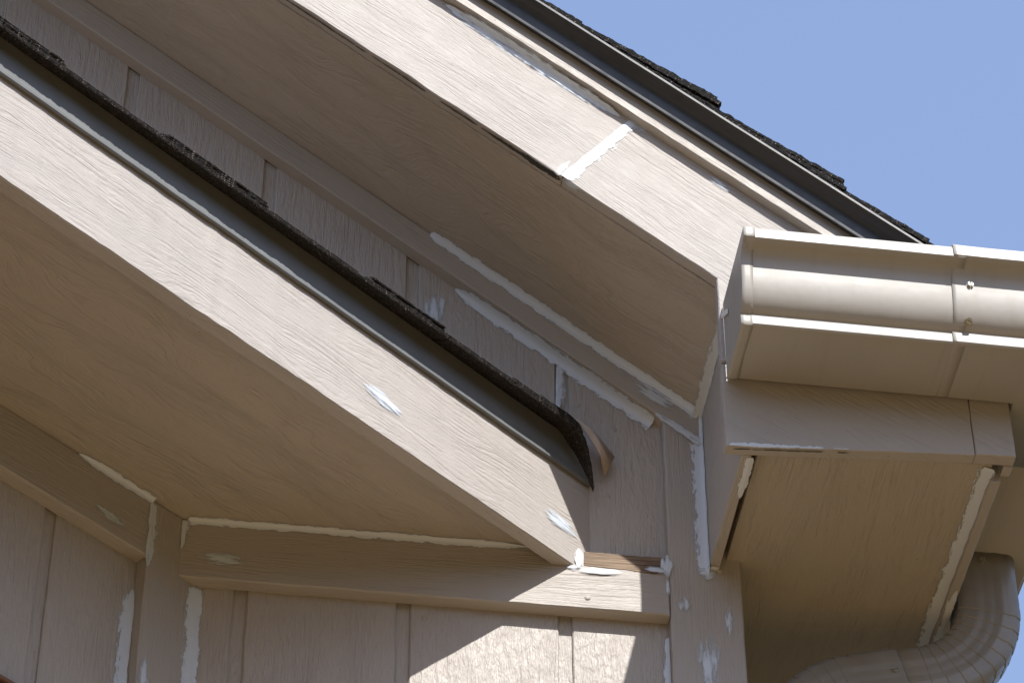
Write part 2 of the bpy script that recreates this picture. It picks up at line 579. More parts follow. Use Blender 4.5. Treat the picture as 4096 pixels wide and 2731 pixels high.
# caulk on this wall
RK = [(x, kz(4.9085, x)) for x in (0.305, 0.655)]
bead('caulk_bead', (0.295, -0.022, kz(4.9085, 0.295)), (0.657, -0.022, kz(4.9085, 0.657)), (0, -1, 0), -NR, 0.009, 0.009, 0.003, wall, rag=0.22, taper=(0.012, 0))
bead('caulk_bead', (0.332, -0.0006, kz(4.8580, 0.332)), (0.598, -0.0006, kz(4.8580, 0.598)), -NR, (0, -1, 0), 0.011, 0.014, 0.003, wall, rag=0.3, taper=(0.05, 0))
bead('caulk_bead', (0.470, -0.0003, kz(4.846, 0.470)), (0.468, -0.0003, 4.390), (-1, 0, 0), (1, 0, 0), 0.001, 0.0105, 0.0012, wall, M_SMEAR, rag=0.5, taper=(0, 0.01))
bead('caulk_bead', (-0.002, -0.0203, 4.1396), (0.4300, -0.0203, 4.1396), (0, -1, 0), (0, 0, -1), 0.0060, 0.0062, 0.0022, wall, M_CAULK, rag=0.25, taper=(0.004, 0.06))
bead('caulk_bead', (-0.0075, -0.021, 4.137), (-0.0078, -0.021, 4.092), (1, -0.2, 0), (-0.6, -0.7, 0), 0.006, 0.0025, 0.0012, wall, M_SMEAR, rag=0.5, taper=(0.004, 0.02))
bead('caulk_bead', (0.0155, -0.0006, 4.048), (0.0155, -0.0006, 3.80), (1, 0, 0), (-0.77, -0.64, 0), 0.0075, 0.012, 0.003, wall, rag=0.35, taper=(0.006, 0))
bead('caulk_bead', (0.6070, -0.0006, 4.028), (0.6070, -0.0006, 3.80), (-1, 0, 0), (0, -1, 0), 0.006, 0.005, 0.0025, wall, rag=0.3, taper=(0.008, 0))
bead('caulk_bead', (0.6585, -0.0205, 4.385), (0.6585, -0.0205, 4.118), (-1, 0, 0), (0, -1, 0), 0.012, 0.008, 0.002, wall, rag=0.28, taper=(0, 0.006), wob=16)
bead('caulk_bead', (0.598, -0.0208, kz(4.8585, 0.598)), (0.657, -0.0226, kz(4.8585, 0.657)), NR, -NR, 0.006, 0.006, 0.0012, wall, M_SMEAR, rag=0.5, taper=(0.01, 0))
# dabs over nail heads and joints
for (x, y, z, ax, ay, a, b, pw) in (
        (0.3046, -0.0004, 4.5515, Z, X, 0.034, 0.017, 0.42),
        (0.5950, -0.0224, 4.4120, DR, NR, 0.036, 0.013, 0.42),
        (0.0417, -0.0205, 4.0811, X, Z, 0.033, 0.013, 0.6),
        (0.4925, -0.0215, 4.1270, Z, X, 0.017, 0.0065, 0.3),
        (0.5187, -0.0211, 4.1085, X, Z, 0.038, 0.0048, 0.45),
        (0.4840, -0.0206, 4.1120, X, Z, 0.013, 0.005, 0.6),
        (0.6040, -0.0218, 4.1250, Z, X, 0.020, 0.0085, 0.3),
        (0.5925, -0.0219, 4.1170, X, Z, 0.018, 0.0070, 0.6),
        (0.6045, -0.0206, 4.0930, Z, X, 0.020, 0.0040, 0.7),
        (0.6820, -0.0204, 4.0446, Z, X, 0.026, 0.0075, 0.5),
        (0.6517, -0.0204, 3.9750, Z, X, 0.055, 0.017, 0.55),
        (0.6257, -0.0204, 4.0666, Z, X, 0.022, 0.014, 1.0),
        (0.6550, -0.0208, 4.1200, X, Z, 0.013, 0.011, 0.4)):
    smear('caulk_dab', (x, y, z), ax, ay, a, b, wall, power=pw)

# ------------------------------------------------------------------ angled wall (left, runs towards the camera)
awall = thing('angled_wall', 'shaded beige siding wall angling towards the camera under the low soffit', 'wall', (-0.4, -0.33, 0))
AW0 = -1.6
MA = frame((0, 0, 0), DA, Z)


def aframe(n, o=(0, 0, 0)):
    p = NA * n
    return frame((p.x, p.y, 0), DA, Z)


def aframe_v(n):
    p = NA * n
    return frame((p.x, p.y, 0), Z, -DA)


plate('sheathing', rect(0.0, 4.138, -0.0, -AW0), 0.02, aframe_v(0.0138), M_SIDING, awall, jit=0, step=1)
ga = [-0.2066 - GROOVE * k for k in range(7)]
edges = [(-0.0115, ga[0])] + list(zip(ga, ga[1:]))
for i, (b, a) in enumerate(edges):
    x1 = b - (0.0 if i == 0 else HALF)
    x0 = a + HALF
    zb = 0.05 if i == 0 else 3.76
    plate('siding_plank', rect(zb, 4.138, -x1, -x0), 0.005, aframe_v(0.0095), M_SIDING, awall, jit=0.0006, step=0.014, cham=0.0016, jf=22)
    if i:
        plate('siding_plank', rect(0.05, 2.5, -x1, -x0), 0.005, aframe_v(0.0095), M_SIDING, awall, jit=0.0006, step=0.03, cham=0.0016, jf=22)
plate('frieze_board', rect(AW0, -0.0705, 4.0512, 4.1402), 0.0198, aframe(-0.0105), M_TRIM, awall, jit=0.0006, cham=0.0018)
pb = plate('corner_trim', rect(0.05, 4.1400, -0.0120, 0.0695), 0.0198, aframe_v(-0.0107), M_TRIM, awall, jit=0.0006, cham=0.0018)
bead('caulk_bead', ap(-0.192, -0.0110, 4.1396), ap(-0.0695, -0.0110, 4.1396), -NA, (0, 0, -1), 0.0068, 0.0068, 0.0022, awall, rag=0.25, taper=(0.035, 0.0))
bead('caulk_bead', ap(-0.0698, -0.0112, 4.134), ap(-0.0698, -0.0112, 4.035), -DA, DA, 0.005, 0.008, 0.001, awall, M_SMEAR, rag=0.6, taper=(0.004, 0.03))
bead('caulk_bead', ap(-0.0703, 0.0092, 4.008), ap(-0.0703, 0.0092, 3.80), -DA, -NA, 0.015, 0.004, 0.002, awall, rag=0.2, taper=(0.03, 0))
smear('caulk_dab', ap(-0.140, -0.0110, 4.0755), DA, Z, 0.032, 0.008, awall, power=0.6)
smear('caulk_dab', ap(-0.060, -0.0112, 3.872), Z, DA, 0.036, 0.011, awall, power=0.55)

# ------------------------------------------------------------------ window at the lower left
win = thing('window', 'dark blue window pane with thin bronze head, lower left corner under the angled wall', 'window', ap(-0.9, 0.0, 2.5))
WX0, WX1, WZ0, WZ1 = -1.5, -0.19, 2.5, 3.7785
for nm, rc in (('frame_head', rect(WX0, WX1, WZ1 - 0.006, WZ1)), ('frame_sill', rect(WX0, WX1, WZ0, WZ0 + 0.03)),
               ('frame_jamb', rect(WX1 - 0.03, WX1, WZ0 + 0.0305, WZ1 - 0.0065)), ('frame_jamb', rect(WX0, WX0 + 0.03, WZ0 + 0.0305, WZ1 - 0.0065))):
    plate(nm, rc, 0.030, aframe(0.000), M_BRONZE, win, jit=0, step=0.2)
plate('pane', rect(WX0 + 0.031, WX1 - 0.031, WZ0 + 0.031, WZ1 - 0.0065), 0.006, aframe(0.004), M_GLASS, win, jit=0, step=0.5)

# ------------------------------------------------------------------ low roof (level eave along the angled wall)
low = thing('low_roof', 'low shingled roof with sunlit fascia and dark drip edge dying into the wall', 'roof', ap(-0.4, -0.3, 4.14))
LN, LZ = -0.0245, -0.0235
# soffit: bounded by fascia, angled wall and gable wall
sof = []
LT0 = -1.6
o = ap(0, 0, 4.1405)
Ms = frame(o, DA, -NA)           # local z points down
tw = lambda n: -n * math.cos(A_REL) / math.sin(A_REL)
plate('soffit', [(LT0, -0.02), (LT0, 0.2830 - LN), (tw(-0.283 + LN), 0.2830 - LN), (tw(0.02), -0.02)], 0.01, Ms, M_SOFFIT, low, jit=0, step=0.3, cham=0.0004)
# fascia
FT = 0.0185
LN, LZ = -0.0245, -0.0235          # fascia hangs a little below the soffit
p = NA * -0.301


def plate_cut(name, x0, zlo, zhi, n_front, T, mat, parent):
    """board along the angled eave whose far end is scribed to the gable wall"""
    M = aframe(n_front)
    xf, xb = tw(n_front), tw(n_front + T)
    ns = 260
    V, F = [], []
    sd = 4.4
    for i in range(ns + 1):
        u = i / ns
        for (zz, nn, kk) in ((zlo, -0.0015, 0), (zlo + 0.0015, 0.0, 0), (zhi - 0.001, 0.0, 1), (zhi, -0.001, 1), (zhi, -T, 1), (zlo + 0.0004, -T, 0)):
            xe = xf + (xb - xf) * (-nn / T)
            xx = x0 + (xe - x0) * u
            e = 0.0
            if kk == 0:
                e = 0.0013 * nz1(xx * 11, sd) + 0.0009 * nz1(xx * 45, sd)
            V.append((xx, zz + e, nn + (0.0006 * nz1(xx * 60, sd + 3) if nn > -0.01 else 0)))
    k = 6
    for i in range(ns):
        for j in range(k):
            F.append((i * k + j, (i + 1) * k + j, (i + 1) * k + (j + 1) % k, i * k + (j + 1) % k))
    F.append(list(range(k)))
    F.append(list(range(ns * k + k - 1, ns * k - 1, -1)))
    o = mesh(name, V, F, parent, M, mat)
    bm = bmesh.new()
    bm.from_mesh(o.data)
    bmesh.ops.recalc_face_normals(bm, faces=bm.faces)
    bm.to_mesh(o.data)
    bm.free()
    return o


lf = plate_cut('fascia_board', LT0, 4.1395 + LZ, 4.305 + LZ, -0.301 + LN, FT, M_FASCIA_LOW, low)
smear('caulk_dab', ap(0.016, -0.3013 + LN, 4.1712), (DA - Z * 0.16), Z, 0.036, 0.0120, lf, power=0.38, lift=0.0007)
smear('caulk_dab', ap(0.333, -0.3013 + LN, 4.1700), (DA - Z * 0.12), Z, 0.036, 0.013, lf, power=0.5, lift=0.0007)
# drip edge
prof = [(-0.300, 4.2875), (-0.3030, 4.2840), (-0.3058, 4.2836), (-0.3068, 4.2850), (-0.3068, 4.2890), (-0.3056, 4.2906), (-0.3048, 4.2925), (-0.3046, 4.30), (-0.3046, 4.320),
        (-0.3046, 4.3425), (-0.298, 4.3475), (-0.24, 4.3823)]
st = []
for i in range(161):
    u = i / 160
    row = []
    for n, zz in prof:
        n, zz = n + LN, zz + LZ
        te = min(tw(n) - 0.001, 0.3910)
        t = LT0 + (te - LT0) * u
        bend = 0.0
        if t > 0.325:
            bend = -0.046 * min(1.15, (t - 0.325) / 0.058) ** 2.0 * max(0.0, min(1.0, (zz - 4.266) / 0.052))
        row.append(ap(t, n, zz + bend + 0.0007 * nz1(t * 14, 1.0)))
    st.append(row)
profile('drip_edge', st, low, M_DRIP, smooth=25)
# roof deck and shingles
PT = math.atan(0.6)
UPS = NA * math.cos(PT) + Z * math.sin(PT)
NF, ZF = -0.3320 + LN, 4.3262 + LZ


def low_layer(h, setback):
    o = ap(0, NF, ZF) + (Vector(UPS).cross(Vector(DA)) * -1).normalized() * h + UPS * setback
    return frame(o, DA, UPS)


def bend_low(p):
    t = p.dot(DA)
    n = p.dot(NA)
    p = p - NA * (0.0105 * (t + 0.14)) if t > -0.6 else p + NA * 0.0048
    if t > 0.322:
        q = min(1.15, (t - 0.322) / 0.053)
        p = p + Vector((0, 0, -0.050 * q ** 2.0)) + NA * (0.016 * q ** 2)
    return p


def wall_t(setback, yl):
    n = NF + (setback + yl) * math.cos(PT)
    return tw(n) - 0.002


def low_shingle(t0, t1, h, thick, setback, depth, fine=0.0012):
    te0, te1 = min(t1, 0.382), min(t1, 0.382 - 0.05)
    depth = min(depth, 0.05) if t1 > 0.3 else depth
    plate('shingle', [(t0, 0), (te0, 0), (te1, depth), (t0 + 0.002, depth)], thick, low_layer(h, setback), M_SHINGLE, low,
          jit=0.0010, step=0.0022, cham=0.0006, jf=70, warp=bend_low, fine=fine)


d0 = 0.035
plate('roof_deck', [(LT0, 0), (wall_t(d0, 0), 0), (wall_t(d0, 1.0), 1.0), (LT0, 1.0)], 0.012, low_layer(-0.0045, d0), M_DARK, low, jit=0, step=0.4, warp=lambda p: p)
for t0, t1 in ((-1.5, -0.62), (-0.618, 0.095), (0.097, 0.5)):
    low_shingle(t0, t1, 0.0034, 0.0034, 0.0, 0.30)
for t0, t1, h, sb in ((-1.5, -0.60, 0.0066, 0.0022), (-0.598, -0.392, 0.0064, 0.0022), (-0.388, -0.064, 0.0066, 0.0024), (-0.052, 0.206, 0.0065, 0.0016), (0.208, 0.5, 0.0066, 0.001)):
    low_shingle(t0, t1, h, 0.0028, sb, 0.16)
for t0, t1, n in ((-1.1, -0.95, 2), (-0.86, -0.72, 3), (-0.652, -0.531, 2), (-0.381, -0.214, 2), (-0.046, 0.090, 2), (0.214, 0.340, 1)):
    for j in range(n):
        low_shingle(t0 + random.uniform(-.004, .006), t1 - 0.006 * j + random.uniform(-.003, .003), 0.0096 + 0.0031 * j, 0.0024, 0.0022 + random.uniform(0, 0.0026), 0.14)
low_shingle(0.262, 0.345, 0.0128, 0.0026, 0.006, 0.14)
# curled corner of roofing felt against the wall
V = [Vector((0.4800, -0.030, 4.3600)), Vector((0.5120, -0.026, 4.3400)), Vector((0.5420, -0.012, 4.3070)),
     Vector((0.4960, -0.028, 4.3440)), Vector((0.5200, -0.030, 4.3140)), Vector((0.5370, -0.014, 4.2930)),
     Vector((0.5080, -0.030, 4.3190)), Vector((0.5210, -0.030, 4.2920)), Vector((0.5280, -0.014, 4.2720))]
Mf = Matrix.Translation(V[0])
ft = mesh('felt_corner', [v - V[0] for v in V], [(0, 1, 4, 3), (1, 2, 5, 4), (3, 4, 7, 6), (4, 5, 8, 7)], low, Mf, M_FELT, smooth=60, label='curled tan corner of roofing felt')
so = ft.modifiers.new('t', 'SOLIDIFY'); so.thickness = 0.0012

# ------------------------------------------------------------------ upper roof (raking gable edge)
upr = thing('upper_roof', 'steep upper gable roof edge with sunlit barge board, dark drip edge and shingles', 'roof', (0.3, -0.25, 4.6))
YB = -0.264
MB = frame((0, YB, 4.9), DR, NR)          # local x down the rake


def rk(x, k):                              # world (x, k) -> local rake coordinates
    v = Vector((x, YB, kz(k, x))) - Vector((0, YB, 4.9))
    return (v.dot(DR), v.dot(NR))


KB0, KB1 = 4.9120, 5.168
J0 = rk(0.4413, KB0)
J1x = J0[0]
H0, H1 = rk(0, KB0)[1], rk(0, KB1)[1]
L0 = rk(-1.1, KB0)[0]
b1 = plate('barge_board', [(L0, H0), (J1x - 0.0008, H0), (J1x - 0.0008, H1), (L0, H1)], 0.016, MB, M_BARGE, upr, jit=0.0010, step=0.006, cham=0.0014, jf=26)
b2 = plate('barge_board', [(J1x + 0.0008, H0), rk(0.6375, KB0), rk(0.6375, 4.2625 + SL * 0.6375), rk(0.955, 4.2625 + SL * 0.955), rk(0.955, KB1), (J1x + 0.0008, H1)],
           0.016, MB, M_BARGE, upr, jit=0.0006, step=0.006, cham=0.0014, jf=26)
# sub trim
plate('rake_trim', [(L0, rk(0, 5.1030)[1]), (rk(0.955, 5.1030)[0], rk(0, 5.1030)[1]), (rk(0.955, 5.165)[0], rk(0, 5.165)[1]), (L0, rk(0, 5.165)[1])], 0.0135,
      frame((0, YB - 0.014, 4.9), DR, NR), M_TRIM, upr, jit=0.0006, step=0.006, cham=0.0012, jf=40)
# soffit
Msf = frame((0, 0, 4.9085), DR, (0, -1, 0))
plate('soffit', [(L0, 0.002), (0.6585 / DR.x, 0.002), (0.6585 / DR.x, 0.2475), (L0, 0.2475)], 0.010, Msf, M_SOFFIT, upr, jit=0, step=0.3, cham=0.0004)
# drip edge
pr = [(-0.2800, 5.1330), (-0.2855, 5.1290), (-0.2880, 5.1265), (-0.2890, 5.1276), (-0.2896, 5.1310), (-0.2902, 5.1370), (-0.2912, 5.1430), (-0.2932, 5.1485), (-0.2968, 5.1530), (-0.3020, 5.1562), (-0.3070, 5.1582),
      (-0.3092, 5.1603), (-0.3110, 5.1620), (-0.3113, 5.1652), (-0.3095, 5.1672), (-0.30, 5.1676), (-0.2, 5.1680)]
st = []
for i in range(91):
    x = -1.0 + 1.95 * i / 90
    st.append([Vector((x, yy + 0.0015, kz(kk + 0.0045, x) + 0.0006 * nz1(x * 9, 2.0))) for yy, kk in pr])
profile('drip_edge', st, upr, M_DRIP_UP, smooth=28)
# shingle courses
MSH = frame((0, -0.302, 4.9), Y, -DR)      # local x into the house, y up the slope, z off the roof


def course(xb, thick, n, drop=0.0):
    """shingle course whose butt lies at world x = xb"""
    base = Vector((xb, 0, kz(5.1745, xb))) - Vector((0, 0, 4.9))
    s = base.dot(-DR)
    hb = base.dot(NR)
    ln = 0.30
    for j in range(n):
        hj = thick * (j + 1)
        sj = s + 0.005 * j + random.uniform(-.003, .003)
        fx = random.uniform(-0.003, 0.004)

        def wp(p, s=s, ln=ln, hj=hj):
            u = ((p - Vector((0, -0.302, 4.9))).dot(-DR) - s) / ln
            return p - NR * (hj * 0.80 * max(0.0, min(1.0, u)))
        Mx = frame(Vector((0, -0.302, 4.9)) + NR * (hb + hj), Y, -DR)
        plate('shingle', rect(fx, 0.9, sj, sj + ln), thick * 0.90, Mx, M_SHINGLE_UP, upr, jit=0.0012, step=0.0035, cham=0.0007, jf=60, warp=wp, fine=0.0013)


random.seed(21)
for a_, b_ in ((-1.0, -0.1), (-0.099, 0.41), (0.411, 0.99)):
    v0 = Vector((a_, 0, kz(5.1700, a_))) - Vector((0, 0, 4.9))
    v1 = Vector((b_, 0, kz(5.1700, b_))) - Vector((0, 0, 4.9))
    plate('starter_strip', rect(0.0, 0.4, v1.dot(-DR), v0.dot(-DR)), 0.0030, frame(Vector((0, -0.303, 4.9)) + NR * (v0.dot(NR) + 0.0042), Y, -DR), M_SHINGLE_UP, upr,
          jit=0.0012, step=0.0035, cham=0.0007, jf=60, fine=0.0013)
for xb, th, n in ((-0.28, 0.005, 3), (-0.12, 0.005, 3), (0.04, 0.0045, 3), (0.20, 0.005, 3), (0.335, 0.0055, 2), (0.462, 0.0062, 3), (0.640, 0.0082, 4), (0.700, 0.0050, 3), (0.802, 0.0074, 4), (0.908, 0.0062, 3), (0.99, 0.005, 3)):
    course(xb, th, n)
plate('roof_deck', rect(-0.10 + 0.12, 3.2, rk(1.00, 5.166)[0] * -1, 1.6), 0.012, frame(Vector((0, -0.302, 4.9)) + NR * (Vector((0, 0, 5.1662 - 4.9)).dot(NR)), Y, -DR), M_DARK, upr, jit=0, step=0.5)
# joint caulk, shaded caulk along the trim, split lower edge
jm = Vector((0.4413, YB, kz(KB0, 0.4413)))
bead('caulk_bead', jm + NR * 0.001 + Vector((0, -0.0003, 0)), jm + NR * 0.149 + Vector((0, -0.0003, 0)), DR, -DR, 0.0115, 0.0030, 0.0012, b2, rag=0.4, taper=(0.002, 0.002), wob=40)
smear('caulk_dab', jm - DR * 0.010 + NR * 0.012 + Vector((0, -0.0006, 0)), NR, DR, 0.020, 0.007, b1, power=0.6)
smear('caulk_dab', jm + DR * 0.016 + NR * 0.150 + Vector((0, -0.0006, 0)), DR, NR, 0.026, 0.013, b2, power=0.8)
for xa_, xb2, w_ in ((0.335, 0.385, 0.0022), (0.378, 0.440, 0.0042), (0.05, 0.20, 0.0012), (0.20, 0.33, 0.0014)):
    bead('mildew_streak', (xa_, YB + 0.006, kz(KB0, xa_) - 0.0003), (xb2, YB + 0.006, kz(KB0, xb2) - 0.0003), (0, -1, 0), (0, 1, 0), w_, w_, 0.0005, b1, M_GRIME, rag=0.9, taper=(0.03, 0.01), wob=45)
smear('caulk_dab', Vector((0.452, YB + 0.004, kz(KB0, 0.452) - 0.0006)), DR, Y, 0.020, 0.006, b2, power=0.6)
xa, xb_ = 0.285, 0.52
bead('caulk_bead', (xa, YB - 0.0003, kz(5.0985, xa)), (xb_, YB - 0.0003, kz(5.0985, xb_)), -NR, (0, -1, 0), 0.0110, 0.010, 0.003, upr, M_SMEAR, rag=0.35, taper=(0.05, 0.06), wob=14)
bead('caulk_bead', (0.35, YB - 0.0004, kz(5.089, 0.35)), (0.47, YB - 0.0004, kz(5.089, 0.47)), -NR, NR, 0.004, 0.004, 0.001, b1, M_SMEAR, rag=0.4, taper=(0.05, 0.06), wob=14)
smear('caulk_dab', (0.648, YB - 0.0006, kz(5.090, 0.648)), DR, NR, 0.030, 0.010, b2, power=0.9)

# ------------------------------------------------------------------ boxed eave return
eave = thing('boxed_eave', 'boxed beige eave under the gutter with fascia, side board and cracked caulk', 'eave', (0.82, -0.2, 4.13))
YF = -0.262
plate('fascia_board', [(0.6375, 4.1262), (0.948, 4.1455), (0.948, 4.2600), (0.6375, 4.2600)], 0.016, frame((0, YF, 0), X, Z), M_EAVE_FASCIA, eave, jit=0.0005, step=0.005, cham=0.0010)
# split raw bottom edge of that board
for xa_, xb2, w_ in ((0.641, 0.668, 0.0022), (0.664, 0.712, 0.0032), (0.706, 0.758, 0.0024), (0.770, 0.790, 0.0010)):
    za_, zb_ = 4.1262 + (xa_ - 0.6375) * 0.0621, 4.1262 + (xb2 - 0.6375) * 0.0621
    bead('split_edge', (xa_, YF - 0.0004, za_ + 0.0005), (xb2, YF - 0.0004, zb_ + 0.0005), Z, -Z, w_ * 1.3, w_ * 0.5, 0.0010, eave, M_CREAM, rag=0.9, taper=(0.004, 0.006), wob=60)
    bead('split_edge', (xa_ + 0.006, YF + 0.004, za_ - 0.0006), (xb2, YF + 0.004, zb_ - 0.0006), (0, -1, 0), (0, 1, -0.1), 0.0009, 0.0009, 0.0006, eave, M_GRIME, rag=0.9, taper=(0.006, 0.006), wob=60)
# folded corner cap
plate('corner_cap', [(0.9485, 4.1450), (0.9990, 4.1465), (0.9990, 4.2600), (0.9485, 4.2600)], 0.0178, frame((0, YF - 0.0016, 0), X, Z), M_EAVE_FASCIA, eave, jit=0.0003, step=0.01)
plate('corner_cap', rect(-0.2460, -0.2280, 4.1442, 4.2600), 0.0120, frame((0.9992, 0, 0), Y, Z), M_EAVE_FASCIA, eave, jit=0.0003, step=0.01)
# side board against the raking soffit
MSB = Matrix(((0, 0, -1, 0.6590), (-1, 0, 0, 0), (0, 1, 0, 0), (0, 0, 0, 1)))      # local x = -y, local y = z, local z = -x
plate('side_board', rect(0.0205, 0.2455, 4.1275, 4.3800), 0.0125, MSB, M_TRIM, eave, jit=0.0005, step=0.006, cham=0.0012)
bead('caulk_bead', (0.6588, -0.022, kz(4.9080, 0.6588)), (0.6588, -0.242, kz(4.9080, 0.6588)), -X, -Z, 0.011, 0.006, 0.002, eave, rag=0.3, taper=(0, 0.06), wob=18)
bead('caulk_bead', (0.6718, -0.243, 4.1272), (0.6718, -0.165, 4.1272), -X, X, 0.006, 0.004, 0.0012, eave, M_CREAM, rag=0.5, taper=(0.004, 0.03))
MDN = Matrix(((0, 1, 0, 0), (1, 0, 0, 0), (0, 0, -1, 0), (0, 0, 0, 1)))            # local x = y, local y = x, local z = down


def down(z):
    m = MDN.copy()
    m[2][3] = z
    return m


plate('lookout', rect(-0.2440, 3.0, 0.664, 0.700), 0.03, down(4.1600), M_DARK, eave, jit=0, step=0.2)
plate('soffit_panel', rect(-0.2450, 3.0, 0.6825, 0.9740), 0.012, down(4.1450), M_EAVE_SOFFIT, eave, jit=0.0004, step=0.02, cham=0.001, label='eave soffit panel with lengthwise grain')
plate('subfascia', rect(-0.2270, 3.0, 0.9745, 0.9870), 0.10, down(4.1340), M_TRIM, eave, jit=0.0009, step=0.006, cham=0.0010, jf=60)
bead('caulk_bead', (0.9738, -0.2430, 4.1440), (0.9738, 0.10, 4.1440), -X, (0.5, 0, -1), 0.012, 0.006, 0.003, eave, M_CREAM, rag=0.3, taper=(0.001, 0.001), wob=14)
bead('caulk_bead', (0.9738, 0.10, 4.1440), (0.9738, 0.30, 4.1440), -X, (0.5, 0, -1), 0.010, 0.006, 0.003, eave, M_CREAM, rag=0.4, taper=(0.001, 0.001), wob=14)
bead('caulk_bead', (0.9830, -0.01, 4.1335), (0.9830, 0.19, 4.1335), -X, X, 0.006, 0.004, 0.001, eave, M_CREAM, rag=0.4, taper=(0.03, 0.02), wob=18)
smear('caulk_dab', (0.664, -0.024, 4.1268), X, -Y, 0.009, 0.006, eave, M_CREAM, power=0.5)
# side wall of the house behind the corner
plate('side_wall', rect(0.03, 3.0, 0.05, 4.30), 0.05, frame((0.6985, 0, 0), Y, Z), M_SIDING, wall, jit=0, step=1)

# ------------------------------------------------------------------ gutter
gut = thing('gutter', 'beige metal gutter with end cap, lapped corner section and two screws', 'gutter', (0.85, -0.33, 4.25))
# offset out from the fascia line, height
GP = [(0.006, 4.3560), (0.0035, 4.3540), (0.0030, 4.336), (0.0030, 4.236), (0.0045, 4.2328), (0.0080, 4.2322), (0.050, 4.2320), (0.0990, 4.2320), (0.1020, 4.2327), (0.1035, 4.2345),
      (0.1038, 4.2400), (0.1036, 4.2470), (0.1026, 4.2488), (0.1030, 4.2502), (0.1062, 4.2520), (0.1105, 4.2560), (0.1145, 4.2615), (0.1180, 4.2685), (0.1208, 4.2770), (0.1228, 4.2870),
      (0.1240, 4.2980), (0.1247, 4.3090), (0.1255, 4.3170), (0.1278, 4.3240), (0.1322, 4.3300), (0.1385, 4.3340), (0.1455, 4.3350), (0.1480, 4.3353), (0.1487, 4.3362), (0.1484, 4.3420), (0.1478, 4.3500), (0.1470, 4.3524), (0.1450, 4.3532), (0.1360, 4.3535), (0.1340, 4.3520), (0.1340, 4.3450)]


def sag(x):
    return -0.006 * max(0.0, x - 0.65) * 3.0 / 1.0 * 0.3


def gstation(pt, corner, grow=0.0, dz=0.0):
    """profile placed at pt on the fascia line; corner: 0 front run, 1 mitre, 2 side run"""
    row = []
    for i, (o_, z_) in enumerate(GP):
        # grow pushes the sheet outwards for lapped pieces
        oo, zz = o_, z_ + dz
        if grow:
            zz -= grow if z_ < 4.24 else (-grow if z_ > 4.35 else 0)
            oo += grow if o_ > 0.05 else 0
        if corner == 0:
            row.append(Vector((pt[0], pt[1] - oo, zz)))
        elif corner == 1:
            row.append(Vector((pt[0] + oo, pt[1] - oo, zz)))
        else:
            row.append(Vector((pt[0] + oo, pt[1], zz)))
    return row


FX, FY = 0.9990, YF - 0.0012
profile('gutter_channel', [gstation((x, FY), 0, 0, -0.0015 * (x - 0.645) / 0.27) for x in [0.6450 + 0.275 * i / 24 for i in range(25)]], gut, M_GUTTER, smooth=32)
profile('corner_section', [gstation((0.9040 + 0.0020 * math.sin(i), FY), 0, 0.0017, 0.0002) for i in (0,)] +
        [gstation((0.9100, FY), 0, 0.0014, 0.0), gstation((0.95, FY), 0, 0.0012, -0.0006), gstation((FX, FY), 1, 0.0012, -0.0012), gstation((FX, -0.15), 2, 0.0012, -0.0014)],
        gut, M_GUTTER, smooth=32, label='lapped corner section')
profile('gutter_channel', [gstation((FX, y), 2, 0, -0.0015) for y in (-0.17, 0.2, 0.8, 2.0, 3.0)], gut, M_GUTTER, smooth=32)
# end cap: plate plus crimped rim
EX = 0.6425
cap = [(FY - a, b) for a, b in GP[3:32]] + [(FY - 0.1440, 4.3545), (FY - 0.004, 4.3560)]
Mcap = Matrix(((0, 0, -1, EX), (-1, 0, 0, 0), (0, 1, 0, 0), (0, 0, 0, 1)))
plate('end_cap', [(-a, b) for a, b in cap], 0.0012, Mcap, M_GUTTER, gut, jit=0, step=0.02, cham=0.0003)
st = []
for q, xx in enumerate((EX - 0.0010, EX + 0.004, EX + 0.009, EX + 0.0135)):
    row = []
    for i, (a, b) in enumerate(GP[3:32]):
        c_ = Vector((0.085 if i > 5 else 0.05, 4.29))
        v = Vector((a, b)) - c_
        gr = 0.0016 + 0.0010 * (nz1(i * 0.9, q * 0.7 + 4) if q else 0)
        if q == 3:
            gr = 0.0011
        v = v + v.normalized() * gr
        row.append(Vector((xx + (0.0016 * nz1(i * 1.1, 9.0) if q == 3 else 0), FY - (c_.x + v.x), c_.y + v.y)))
    st.append(row)
profile('cap_rim', st, gut, M_GUTTER, smooth=40)
plate('cap_tab', [(0.258 + 0.006, 4.343), (0.300, 4.3180), (0.300, 4.3100), (0.258 + 0.006, 4.334)], 0.001, Matrix(((0, 0, -1, EX - 0.0025), (-1, 0, 0, 0), (0, 1, 0, 0), (0, 0, 0, 1))) @ Matrix.Rotation(R(0), 4, 'Y'), M_SUNLIT_TAB, gut, jit=0.0003, step=0.004, cham=0.0002, label='small folded tab coloured white as if sunlit')  # white colour stands in for sun catching the metal hem


